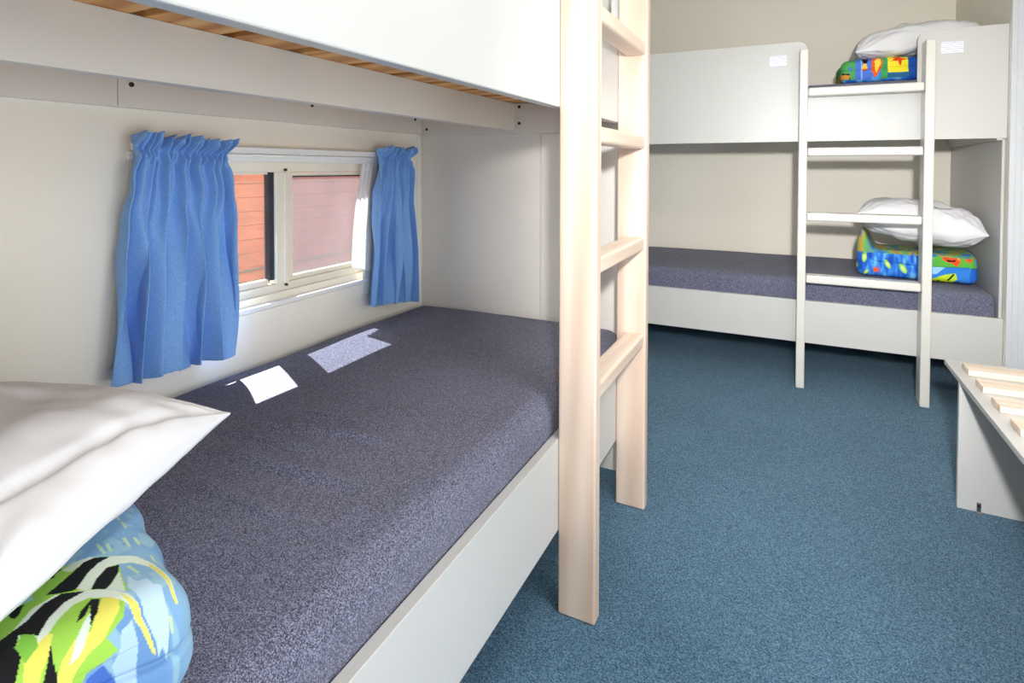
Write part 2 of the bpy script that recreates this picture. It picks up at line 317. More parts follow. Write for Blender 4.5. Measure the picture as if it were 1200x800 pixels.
TOP_PRINT=[
 ((0.3, 0.62, 0.35),[(0.2341, 1.8287), (0.3121, 1.8221), (0.319, 1.6903), (0.2359, 1.6898)]),
 ((0.3, 0.45, 0.82),[(0.3121, 1.8221), (0.3884, 1.8215), (0.3903, 1.6856), (0.3139, 1.6907)]),
 ((0.55, 0.72, 0.9),[(0.3379, 1.808), (0.344, 1.8075), (0.3457, 1.6885), (0.3395, 1.6889)]),
 ((0.08, 0.07, 0.1),[(0.3405, 1.8018), (0.376, 1.8036), (0.3663, 1.776), (0.351, 1.7772)]),
 ((0.95, 0.75, 0.3),[(0.3485, 1.7745), (0.3638, 1.775), (0.3718, 1.7431), (0.3414, 1.7412)]),
 ((0.8, 0.25, 0.1),[(0.3413, 1.7435), (0.3717, 1.7472), (0.3703, 1.739), (0.344, 1.7362)]),
 ((0.25, 0.6, 0.35),[(0.4334, 1.8176), (0.4606, 1.8182), (0.4625, 1.6866), (0.4302, 1.6888)]),
 ((0.9, 0.35, 0.1),[(0.3888, 1.792), (0.4036, 1.8084), (0.4285, 1.8092), (0.4413, 1.7818), (0.4344, 1.7472), (0.4174, 1.7132), (0.4101, 1.699), (0.3976, 1.7028), (0.3947, 1.7266), (0.3872, 1.7271)]),
 ((0.98, 0.82, 0.3),[(0.4014, 1.785), (0.4161, 1.8044), (0.4287, 1.7946), (0.4316, 1.7709), (0.4195, 1.7424), (0.4099, 1.7196), (0.4055, 1.7435)]),
 ((0.15, 0.4, 0.55),[(0.4606, 1.8182), (0.5601, 1.8212), (0.562, 1.6915), (0.4624, 1.6925)]),
 ((0.93, 0.87, 0.2),[(0.4607, 1.8095), (0.5506, 1.8105), (0.5568, 1.7178), (0.4645, 1.7186)]),
 ((0.88, 0.25, 0.1),[(0.4759, 1.779), (0.4953, 1.792), (0.478, 1.8022), (0.5073, 1.7997), (0.5145, 1.8107), (0.5219, 1.7956), (0.5558, 1.7853), (0.527, 1.7819), (0.5226, 1.7521), (0.5127, 1.7616), (0.5101, 1.7792), (0.4881, 1.7792)]),
 ((0.1, 0.3, 0.65),[(0.5601, 1.8212), (0.6124, 1.8194), (0.6144, 1.6878), (0.5596, 1.6916)]),
 ((0.3, 0.6, 0.85),[(0.5722, 1.8115), (0.5913, 1.8012), (0.5867, 1.793), (0.5699, 1.8031)]),
 ((0.1, 0.5, 0.5),[(0.5888, 1.8158), (0.6124, 1.8166), (0.6144, 1.6878), (0.6002, 1.6888)]),
 ((0.8, 0.55, 0.25),[(0.2433, 1.7285), (0.2877, 1.7224), (0.2881, 1.6924), (0.2411, 1.6955)]),
 ((0.1, 0.08, 0.08),[(0.2459, 1.7283), (0.2851, 1.7237), (0.2877, 1.7164), (0.28, 1.7139), (0.2669, 1.7202), (0.2513, 1.7177)]),
 ((0.1, 0.08, 0.08),[(0.2826, 1.7107), (0.2907, 1.6922), (0.2829, 1.6927)]),
 ((0.3, 0.62, 0.3),[(0.2341, 1.8287), (0.3121, 1.8221), (0.3148, 1.8099), (0.2401, 1.7739)]),
 ((0.3, 0.5, 0.7),[(0.3013, 1.7483), (0.2998, 1.7418), (0.2957, 1.7373), (0.2901, 1.736), (0.2843, 1.7381), (0.2801, 1.7433), (0.2785, 1.75), (0.2799, 1.7565), (0.284, 1.761), (0.2897, 1.7623), (0.2954, 1.7601), (0.2997, 1.755)]),
]
# ------------------------------------------------------------------ materials
M_lam  = mat_plain('white_laminate', (.775, .775, .768), .38, .006, 3)
M_lam2 = mat_plain('cream_laminate', (.87, .855, .825), .45, .008, 3)
M_lam3 = mat_plain('warm_panel', (.885, .87, .84), .45, .008, 3)
M_wall = mat_plain('cream_wall', (.94, .918, .868), .6, .006, 3, .12, 260)
M_wallp = mat_plain('panel_wall', (.92, .915, .90), .5, .008, 3)
M_paintw = mat_plain('white_gloss_paint', (.93, .93, .92), .3, .005, 4)
M_cream_paint = mat_plain('cream_gloss_paint', (.84, .835, .812), .28, .006, 5)
M_alu = mat_plain('cream_aluminium', (.93, .90, .83), .35, .01, 5)
M_pine = mat_wood('pale_pine', (.80, .695, .62), (.84, .75, .68), (.87, .795, .735), (7, 7, .45), .38)
M_pine_h = mat_wood('pale_pine_rung', (.84, .75, .67), (.865, .79, .72), (.885, .82, .76), (.8, 12, 12), .38)
M_slat = mat_wood('orange_pine', (.78, .50, .26), (.93, .68, .40), (.97, .78, .52), (.9, 8, 8), .55)
M_slat2 = mat_wood('pale_slat_wood', (.87, .78, .70), (.90, .83, .76), (.92, .86, .80), (.8, 12, 12), .5)
M_carpet = mat_fabric('blue_carpet', (.12, .26, .37), (.295, .475, .60), (.50, .665, .76), 400, .9, .004, patch=.12)
M_matt = mat_fabric('charcoal_tweed', (.155, .16, .215), (.375, .38, .47), (.63, .645, .75), 720, 1, .0015, patch=.10)
M_blue = mat_fabric('blue_curtain_cloth', (.42, .60, .84), (.48, .665, .90), (.54, .72, .93), 700, .3, .0006)
M_lining = mat_plain('curtain_lining', (.88, .87, .82), .85, .02, 20)
M_joint = mat_plain('joint_line', (.62, .58, .54), .6, .02, 20)
M_arch = mat_plain('architrave_paint', (.79, .805, .83), .35, .005, 4)
M_black = mat_plain('black_rubber', (.16, .18, .22), .5, .02, 20)
M_hole = mat_plain('screw_dark', (.17, .13, .10), .5, .02, 20)
M_chrome = mat_plain('metal_clip', (.7, .7, .68), .3, .02, 20, metal=1)
M_pillow = mat_plain('white_cotton', (.885, .885, .90), .8, .008, 12, .15, 700, spec=.2)
M_ceiling = mat_plain('ceiling_white', (.90, .89, .86), .7, .01, 3)
M_print = mat_attr('tropical_print')

def mat_glass(name, tint, fac_diff, dcol, gloss=.04):
    t = NT(name)
    tr = t.node('ShaderNodeBsdfTransparent'); tr.inputs[0].default_value = (*tint, 1)
    df = t.node('ShaderNodeBsdfDiffuse'); df.inputs[0].default_value = (*s2l(dcol), 1)
    tl = t.node('ShaderNodeBsdfTranslucent'); tl.inputs[0].default_value = (*s2l(dcol), 1)
    gl = t.node('ShaderNodeBsdfGlossy'); gl.inputs['Roughness'].default_value = .05
    m0 = t.node('ShaderNodeMixShader'); m0.inputs[0].default_value = .22
    m1 = t.node('ShaderNodeMixShader'); m2 = t.node('ShaderNodeMixShader'); m2.inputs[0].default_value = gloss
    t.link(df.outputs[0], m0.inputs[1]); t.link(tl.outputs[0], m0.inputs[2])
    n = t.noise(t.coord(), 500, 2)
    mr = t.node('ShaderNodeMapRange'); mr.inputs[3].default_value = fac_diff*.6; mr.inputs[4].default_value = fac_diff*1.4
    t.link(n, mr.inputs[0]); t.link(mr.outputs[0], m1.inputs[0])
    t.link(tr.outputs[0], m1.inputs[1]); t.link(m0.outputs[0], m1.inputs[2])
    t.link(m1.outputs[0], m2.inputs[1]); t.link(gl.outputs[0], m2.inputs[2])
    t.link(m2.outputs[0], t.out.inputs[0]); return t.m
M_glass = mat_glass('clear_glass', (.95, .96, .95), .05, (.9, .85, .8))
M_screen = mat_glass('dusty_screened_glass', (.84, .86, .88), .38, (.64, .62, .64), .03)

def mat_sheer():
    t = NT('sheer_net')
    t.b.inputs['Base Color'].default_value = (.93, .93, .93, 1)
    tl = t.node('ShaderNodeBsdfTranslucent'); tl.inputs[0].default_value = (.95, .95, .95, 1)
    df = t.node('ShaderNodeBsdfDiffuse'); df.inputs[0].default_value = (.93, .93, .93, 1)
    tr = t.node('ShaderNodeBsdfTransparent')
    a = t.node('ShaderNodeMixShader'); a.inputs[0].default_value = .5
    b = t.node('ShaderNodeMixShader')
    t.link(df.outputs[0], a.inputs[1]); t.link(tl.outputs[0], a.inputs[2])
    n = t.noise(t.coord(), 60, 3)
    mr = t.node('ShaderNodeMapRange'); mr.inputs[3].default_value = .05; mr.inputs[4].default_value = .3
    t.link(n, mr.inputs[0]); t.link(mr.outputs[0], b.inputs[0])
    t.link(a.outputs[0], b.inputs[1]); t.link(tr.outputs[0], b.inputs[2]); t.link(b.outputs[0], t.out.inputs[0])
    return t.m
M_sheer = mat_sheer()

def mat_label():
    t = NT('safety_label_print'); v = t.coord()
    sep = t.node('ShaderNodeSeparateXYZ'); t.link(v, sep.inputs[0])
    w = t.node('ShaderNodeMath', operation='MULTIPLY'); w.inputs[1].default_value = 2*math.pi/.0105
    t.link(sep.outputs[2], w.inputs[0])
    s = t.node('ShaderNodeMath', operation='SINE'); t.link(w.outputs[0], s.inputs[0])
    n = t.noise(t.coord((1, 1, .4)), 260, 2)
    mu = t.node('ShaderNodeMath', operation='MULTIPLY'); t.link(s.outputs[0], mu.inputs[0]); t.link(n, mu.inputs[1])
    t.base(t.ramp(mu.outputs[0], [(.25, (.93, .93, .97)), (.45, (.68, .70, .80))]))
    t.b.inputs['Roughness'].default_value = .4; return t.m
M_label = mat_label()

def mat_fence():
    t = NT('orange_stained_timber'); v = t.coord()
    n = t.noise(t.coord((1, 3, 14)), 3, 4, .6)
    t.base(t.ramp(n, [(.25, (.33, .13, .06)), (.5, (.42, .18, .085)), (.75, (.50, .25, .14))]))
    t.b.inputs['Roughness'].default_value = .7; return t.m
M_fence = mat_fence()
M_ground = mat_fabric('gravel_ground', (.24, .20, .17), (.38, .33, .29), (.5, .46, .42), 60, .5, .01)

# ------------------------------------------------------------------ setting
W = -1.54          # inner face of the window wall
YB = 4.55          # far wall
XR = .943          # end of the far alcove
RX = 1.36          # right wall
YF = -1.9          # wall behind
ZC = 2.62
struct(box('floor', (W-.1, YF-.1, -.06), (RX+.1, YB+.1, 0), M_carpet, bev=0))
struct(box('ceiling', (W-.1, YF-.1, ZC), (RX+.1, YB+.1, ZC+.08), M_ceiling, bev=0))
WY0, WY1, WZ0, WZ1 = .95, 1.885, .748, 1.219      # window opening
struct(boxes('wall_left', [((W-.07, YF-.1, 0), (W, YB, WZ0)), ((W-.07, YF-.1, WZ1), (W, YB, ZC)),
                           ((W-.07, YF-.1, WZ0), (W, WY0, WZ1)), ((W-.07, WY1, WZ0), (W, YB, WZ1))], M_wall, bev=0))
struct(box('wall_back', (W-.07, YB, 0), (RX+.1, YB+.08, ZC), M_wall, bev=0))
# the right hand wall: closet block beside the far bunk, then the room wall with a daylight window
struct(box('wall_closet', (XR, 3.512, 0), (RX+.1, YB, ZC), M_wall, bev=.001))
RY0, RY1, RZ0, RZ1 = -1.3, 1.05, .05, 2.1
struct(boxes('wall_right', [((RX, YF, 0), (RX+.1, 3.512, RZ0)), ((RX, YF, RZ1), (RX+.1, 3.512, ZC)),
                            ((RX, YF, RZ0), (RX+.1, RY0, RZ1)), ((RX, RY1, RZ0), (RX+.1, 3.512, RZ1))], M_wall, bev=0))
struct(box('wall_front', (W-.07, YF-.08, 0), (RX+.1, YF, ZC), M_wall, bev=0))
# fluted white architrave on the closet front
struct(boxes('trim_1', [((.9435, 3.498, 0), (.954, 3.5118, ZC)), ((.954, 3.503, 0), (1.03, 3.5118, ZC)),
                        ((.966, 3.500, 0), (.972, 3.5118, ZC)), ((.990, 3.500, 0), (.996, 3.5118, ZC)), ((1.018, 3.498, 0), (1.03, 3.5118, ZC))], M_arch, bev=.0015))
struct(box('baseboard_left', (W, 2.20, 0), (W+.012, 3.50, .07), M_paintw))
struct(box('baseboard_right', (RX-.012, YF, 0), (RX, 3.49, .07), M_paintw))

# ---- small sliding window in the left wall
win = struct(empty('window_1', (W-.04, 1.4, WZ0), 'x', 'x')); del win['label']; del win['category']
def wp(name, lo, hi, mat, bev=.0015, par=win):
    return keep(box(name, lo, hi, mat, None, bev), par)
def wps(name, l, mat, bev=.0015):
    return keep(boxes(name, l, mat, None, bev), win)
XG = W-.055        # glass plane
F0, F1 = W-.074, W-.036
wps('window_frame', [((F0, WY0, WZ0+.001), (F1, WY1, .800)), ((F0, WY0, 1.184), (F1, WY1, WZ1)),
                     ((F0, WY0, .80), (F1, WY0+.045, 1.184)), ((F0, WY1-.045, .80), (F1, WY1, 1.184)),
                     ((F1-.002, WY0, WZ0+.001), (F1+.016, WY1, .775))], M_alu, .002)
wps('mullion', [((XG-.012, 1.362, .80), (F1+.004, 1.392, 1.184)), ((XG-.012, 1.392, .80), (F1+.010, 1.408, 1.184)),
                ((XG-.010, 1.408, .80), (F1-.004, 1.425, 1.184))], M_alu, .002)
wp('rubber_seal', (XG-.012, 1.341, .815), (F1-.006, 1.3615, 1.1835), M_black, .001)
wps('sash_frame', [((XG-.008, 1.4255, .801), (XG+.010, 1.445, 1.183)), ((XG-.008, 1.445, .801), (XG+.010, WY1-.046, .817)),
                   ((XG-.008, 1.445, 1.170), (XG+.010, WY1-.046, 1.183)), ((XG-.008, WY1-.062, .817), (XG+.010, WY1-.046, 1.17))], M_alu, .0015)
wp('sash_seal', (XG+.004, 1.446, 1.166), (XG+.011, WY1-.06, 1.1705), M_black, .0005)
wps('sliding_sash', [((XG-.006, WY0+.046, .8005), (XG+.008, 1.341, .820)), ((XG-.006, WY0+.046, 1.176), (XG+.008, 1.341, 1.1835)),
                     ((XG-.006, WY0+.046, .82), (XG+.008, WY0+.066, 1.176))], M_alu, .0015)
wp('clear_pane', (XG-.002, WY0+.060, .815), (XG+.001, 1.343, 1.180), M_glass, 0)
wp('screened_pane', (XG-.002, 1.440, .812), (XG+.001, WY1-.055, 1.174), M_screen, 0)
for z in (.793, 1.192):
    c = cyl('screw_cap', (F1+.003, 1.400, z), (F1+.0115, 1.400, z), .0045, M_hole); keep(c, win)
# casing round the opening: sill board, jambs and a flat apron under it
struct(boxes('trim_2', [((W-.035, WY0-.02, WZ0-.012), (W+.006, WY1+.005, WZ0+.003))], M_paintw, bev=.002))
struct(box('trim_3', (W, .88, .690), (W+.004, 1.90, .7345), M_wall, bev=.001))
struct(boxes('trim_4', [((W, 2.118, .3), (W+.010, 2.138, 1.345))], M_paintw, bev=.002))

# daylight window in the right hand wall (beside and behind the photographer)
w2 = struct(boxes('window_2', [((RX+.02, RY0, RZ0), (RX+.06, RY1, RZ0+.05)), ((RX+.02, RY0, RZ1-.05), (RX+.06, RY1, RZ1)),
                        ((RX+.02, RY0, RZ0+.05), (RX+.06, RY0+.05, RZ1-.05)), ((RX+.02, RY1-.05, RZ0+.05), (RX+.06, RY1, RZ1-.05)),
                        ((RX+.02, -.16, RZ0+.05), (RX+.06, -.09, RZ1-.05))], M_alu, bev=.002))

# ---- outside
struct(box('ground', (-7, -4, -.05), (W-.075, 9, .30), M_ground, bev=0))
fence = empty('timber_fence', (-2.42, 2.2, .30), 'orange stained timber board fence seen outside through the small window', 'fence')
pl = []
z = .42
pl.append(((-2.450, -.5, .41), (-2.4455, 6.5, 1.53)))
while z < 1.52:
    pl.append(((-2.445, -.5, z), (-2.42+.004*math.sin(z*40), 6.5, z+.0698))); z += .070
keep(boxes('fence_boards', pl, M_fence, None, .0025), fence)
for y in (-.3, .9, 2.1, 3.3, 4.5, 5.7):
    keep(box('fence_post', (-2.53, y, .301), (-2.446, y+.09, 1.55), M_fence, None, .003), fence)
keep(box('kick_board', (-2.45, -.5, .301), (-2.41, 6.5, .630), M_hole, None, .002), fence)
keep(box('painted_shadow_strip', (-2.44, -.5, .680), (-2.413, 6.5, .692), M_hole, None, .002), fence)  # solid dark strip standing in for shade low on the boards
# ------------------------------------------------------------------ bunk by the window
XF = -.55
Y0n, Y1n = -.16, 2.16
B = empty('bunk_bed', (-1.05, 1.0, 0), 'white laminate bunk bed along the window wall, pine slats showing under its upper berth', 'bunk bed')
def bp(name, lo, hi, mat=M_lam, bev=.0015, par=B, label=None):
    o = box(name, lo, hi, mat, None, bev)
    if label: o['label'] = label
    return keep(o, par)
bp('lower_rail', (XF-.024, Y0n, .226), (XF, Y1n, .474))
bp('bed_base', (W+.002, Y0n, .30), (XF-.026, Y1n-.001, .322), M_lam2)
bp('end_panel', (W+.001, Y1n, .0), (XF-.002, Y1n+.022, 1.90), M_lam3)
bp('end_panel', (W+.001, Y0n-.022, .0), (XF-.002, Y0n, 1.90))
bp('cover_strip', (-.932, Y1n-.006, .45), (XF-.026, Y1n+.001, 1.341), M_lam3)
# guard panel with a notch for the ladder, rounded corners
def guard_outline(a0, n0, n1, a1, zb, zt, zn, r=.045):
    pts = [(a0, zb), (a1, zb), (a1, zt)]
    for t in np.linspace(0, 90, 7): pts.append((n1+r-r*math.sin(math.radians(t)), zt-r+r*math.cos(math.radians(t))))
    for t in np.linspace(0, 90, 5): pts.append((n1-.02+.02*math.cos(math.radians(t)), zn+.02-.02*math.sin(math.radians(t))))
    for t in np.linspace(0, 90, 5): pts.append((n0+.02-.02*math.sin(math.radians(t)), zn+.02-.02*math.cos(math.radians(t))))
    for t in np.linspace(0, 90, 7): pts.append((n0-r+r*math.cos(math.radians(t)), zt-r+r*math.sin(math.radians(t))))
    pts.append((a0, zt)); return pts
keep(prism('guard_panel', guard_outline(Y0n, 1.416, 1.96, Y1n, 1.361, 1.90, 1.624), 0, XF-.03, XF, M_lam, None, .003), B)
bp('side_board', (-1.085, Y0n, 1.358), (-1.048, Y1n-.02, 1.471), M_lam2)
bp('end_board', (W+.02, Y1n-.02, 1.345), (XF-.032, Y1n-.0005, 1.471), M_lam2)
wb = bp('wall_board', (W, Y0n, 1.352), (W+.02, Y1n-.02, 1.471), M_lam2)
bp('joint_strip', (W+.0195, .832, 1.354), (W+.0203, .8342, 1.470), M_joint, 0, B)
bp('end_board', (W+.02, Y0n, 1.345), (XF-.032, Y0n+.02, 1.471), M_lam2)
bp('inner_ledge', (XF-.06, Y0n+.021, 1.42), (XF-.0305, Y1n-.021, 1.4705), M_lam2)
k = 0
y = -.10
while y < 2.09:
    w = .148 + .010*math.sin(k*2.3)
    s = box('slat', (W+.003, y, 1.4715), (XF-.032, min(y+w, 2.13), 1.490), M_slat, None, .002)
    keep(s, B); y += .181; k += 1
for (x, y_, z_, ax) in [(-1.026, Y1n-.02, 1.456, 1), (-1.026, Y1n-.02, 1.387, 1), (W+.045, Y1n-.02, 1.375, 1),
                        (W+.02, .866, 1.412, 0), (W+.02, 1.475, 1.420, 0), (W+.02, 2.084, 1.417, 0)]:
    d = (0, -.0025, 0) if ax else (.0025, 0, 0)
    keep(cyl('screw', (x, y_, z_), (x+d[0], y_+d[1], z_), .0062 if ax else .0065, M_hole), B)
bp('joint_strip', (XF-.0315, Y1n-.0005, 1.3), (XF-.0305, Y1n+.0005, 1.9), M_lam2, 0)

def mattress(name, lo, hi, r, n, label, group, wrinkles=(), crown=.02, seed=1, front=None):
    size = [hi[i]-lo[i] for i in range(3)]; c = [(hi[i]+lo[i])/2 for i in range(3)]
    V, F = rounded_grid(size, r, n, 6)
    hx, hy = size[0]/2, size[1]/2
    up = np.clip((V[:, 2]+size[2]/2)/size[2], 0, 1)
    u = V[:, 0]/hx; v = V[:, 1]/hy
    V[:, 2] += up*crown*np.clip(1-np.abs(u)**3, 0, 1)*np.clip(1-np.abs(v)**8, 0, 1) - up*crown*.0
    nz = np.array([noise.noise(Vector((p[0]*2.3+seed, p[1]*2.3, 0)))*.006 + noise.noise(Vector((p[0]*9, p[1]*5+seed, 3)))*.0016 for p in V])
    V[:, 2] += nz*(up > .6)
    X = V[:, 0]+c[0]; Y = V[:, 1]+c[1]
    for (x0, y0, x1, y1, wd, amp) in wrinkles:
        dx, dy = x1-x0, y1-y0; L2 = dx*dx+dy*dy
        t = ((X-x0)*dx+(Y-y0)*dy)/L2; tc = np.clip(t, 0, 1)
        sag = .03*np.sin(tc*math.pi)
        d = ((X-x0-tc*dx)*(-dy)+(Y-y0-tc*dy)*dx)/math.sqrt(L2) + sag*.3
        e = np.hypot(X-x0-tc*dx, Y-y0-tc*dy)
        V[:, 2] += amp*np.exp(-(d/wd)**2)*np.exp(-((np.abs(t-.5)/.5)**4)*1.0)*(up > .6)*(e < wd*6)
    me = mesh_np(name, V, F)
    o = link(me, name, M_matt, None, True, c)
    return tag(o, label, 'mattress')

matt = mattress('mattress', (W+.004, Y0n+.004, .324), (XF-.027, Y1n-.008, .572), .055, (190, 380, 4),
         'charcoal tweed mattress on the lower berth beneath the window, with two sunlit patches', None,
         wrinkles=[(-1.13, .93, -.80, 1.00, .016, .015), (-1.10, 1.01, -.86, 1.06, .014, .012), (-1.12, .80, -.78, .83, .018, .014),
                   (-1.15, .86, -.9, .9, .014, .011), (-1.05, .70, -.8, .70, .016, .009), (-.98, 1.12, -.80, 1.16, .014, .009)])
m2 = mattress('mattress', (W+.004, Y0n+.004, 1.491), (XF-.033, Y1n-.008, 1.655), .03, (20, 40, 3),
         'dark mattress edge seen in the ladder gap of the upper berth by the window', None, crown=.01)

# ---- far bunk across the end of the room
YR = 3.531
X0f, X1f = -1.45, XR-.001
B2 = empty('bunk_bed', (-.25, 4.0, 0), 'white bunk bed across the far end, two safety labels on its guard panel', 'bunk bed')
def bq(name, lo, hi, mat=M_lam, bev=.0015):
    return keep(box(name, lo, hi, mat, None, bev), B2)
bq('lower_rail', (X0f, YR, .226), (X1f, YR+.024, .463))
bq('bed_base', (X0f+.001, YR+.025, .30), (X1f-.001, YB-.002, .322), M_lam2)
bq('end_panel', (X0f-.022, YR, 0), (X0f, YB-.002, 1.90))
bq('end_panel', (X1f-.012, YR+.025, .323), (X1f, YB-.002, 1.347), M_lam)
gp = keep(prism('guard_panel', guard_outline(X0f, .073, .577, X1f, 1.349, 1.905, 1.628), 1, YR, YR+.02, M_lam, None, .0015), B2)
bq('back_board', (X0f+.001, YB-.02, 1.32), (X1f-.002, YB-.001, 1.43), M_lam2)
bq('side_board', (X1f-.034, YR+.021, 1.34), (X1f-.013, YB-.021, 1.43), M_lam2)
bq('ceiling_panel', (X0f+.001, YR+.021, 1.431), (X1f-.002, YB-.021, 1.447), M_lam2)
bq('front_ledge', (X0f+.001, YR+.021, 1.385), (X1f-.035, YR+.05, 1.430), M_lam2)
for (xa, xb, za, zb) in [(-.116, -.028, 1.776, 1.834), (.674, .765, 1.780, 1.838)]:
    l = box('safety_label', (-(xb-xa)/2, -.0006, -(zb-za)/2), ((xb-xa)/2, .0006, (zb-za)/2), M_label, None, 0)
    l.location = ((xa+xb)/2, YR-.0007, (za+zb)/2); bpy.context.view_layer.update()
    l['label'] = 'small white printed safety label'; 
    l.parent = gp; l.matrix_parent_inverse = gp.matrix_world.inverted()
mf = mattress('mattress', (X0f+.004, YR+.027, .324), (X1f-.015, YB-.022, .572), .04, (120, 50, 4),
         'dark tweed mattress on the lower berth at the far end of the room', None, crown=.016, seed=7,
         wrinkles=[(-.6, 3.95, -.25, 3.9, .02, -.008), (-.3, 4.02, .25, 3.9, .018, -.009), (-.85, 4.1, -.5, 4.15, .02, -.006)])
mfu = mattress('mattress', (X0f+.004, YR+.023, 1.449), (X1f-.003, YB-.003, 1.662), .025, (40, 20, 3),
         'thin dark mattress edge on the upper berth at the far end of the room', None, crown=.008)

# ------------------------------------------------------------------ ladders
def ladder(name, loc, rotz, mstile, mrung, label, zt=1.84):
    e = empty(name, loc, label, 'ladder', None, rotz)
    for x in (0, .558):
        bm = bmesh.new(); add_box(bm, (x, 0, 0), (x+.042, .104, zt), .006, 3)
        me = bpy.data.meshes.new('stile'); bm.to_mesh(me); bm.free()
        o = link(me, 'stile', mstile); o.parent = e
    for zc in (.600, .938, 1.288, 1.610):
        bm = bmesh.new(); add_box(bm, (-.257, 0, -.0225), (.257, .068, .0225), .009, 4)
        me = bpy.data.meshes.new('rung'); bm.to_mesh(me); bm.free()
        o = link(me, 'rung', mrung, loc=(.3, .006, zc)); o.parent = e
    return e
lad1 = ladder('ladder', (-.446, 1.391, .001), math.pi/2, M_pine, M_pine_h, 'pale pine ladder standing against the bunk bed by the window')
lad2 = ladder('ladder', (.036, YR-.1045, .001), 0, M_cream_paint, M_cream_paint, 'cream painted ladder standing against the far bunk bed')
for l, n in ((lad1, .604), ):
    o = cyl('screw', (.5585, .022, .601), (.5565, .022, .601), .0035, M_hole); o.parent = l

# ------------------------------------------------------------------ luggage bench
R_ = empty('luggage_rack', (.95, 1.9, 0), 'low white luggage bench with pale wooden slats across its top', 'luggage rack')
def br(name, lo, hi, mat, bev=.0015):
    return keep(box(name, lo, hi, mat, None, bev), R_)
br('top_board', (.541, 1.16, .444), (RX-.001, 2.685, .462), M_lam)
br('leg_panel', (.541, 2.462, 0.001), (RX-.014, 2.482, .4435), M_lam)
br('leg_panel', (.541, 1.36, 0.001), (RX-.014, 1.38, .4435), M_lam)
for i, ya in enumerate([2.505, 2.335, 2.165, 1.995, 1.825, 1.655, 1.485, 1.315]):
    br('slat', (.575, ya, .4625), (RX-.04, ya+.085, .483), M_slat2, .003)
clip = boxes('bracket', [((.596, 2.4605, .001), (.608, 2.4618, .034)), ((.596, 2.448, .001), (.608, 2.4618, .0025))], M_chrome, None, .0003)
keep(clip, R_)
kc = cyl('bracket_screw', (.602, 2.4606, .024), (.602, 2.4575, .024), .005, M_hole); keep(kc, R_)
# ------------------------------------------------------------------ curtain track and curtains
TR = empty('curtain_track', (W, 1.4, 1.24), 'white double curtain track above the small window', 'curtain rail')
keep(boxes('front_rail', [((W+.024, .86, 1.243), (W+.036, 1.985, 1.262)), ((W+.020, .86, 1.258), (W+.040, 1.985, 1.263))], M_paintw, None, .002), TR)
keep(boxes('back_rail', [((W+.001, .86, 1.217), (W+.014, 1.985, 1.238)), ((W+.001, .86, 1.234), (W+.022, 1.985, 1.241))], M_paintw, None, .002), TR)
for y in (.88, 1.42, 1.93):
    keep(box('bracket', (W+.0005, y, 1.2405), (W+.0245, y+.02, 1.256), M_paintw, None, .001), TR)

def sheet(fn, nu, nv, thick, name, mat, parent=None, label=None):
    V = []; F = []
    for j in range(nv+1):
        for i in range(nu+1): V.append(fn(i/nu, j/nv))
    for j in range(nv):
        for i in range(nu):
            a = j*(nu+1)+i; F.append([a, a+1, a+nu+2, a+nu+1])
    o = link(mesh_np(name, V, F), name, mat, parent, True, None, label)
    m = o.modifiers.new('thick', 'SOLIDIFY'); m.thickness = thick; m.offset = 0
    return o
def smooth(a, b, x):
    t = min(1, max(0, (x-a)/(b-a))); return t*t*(3-2*t)

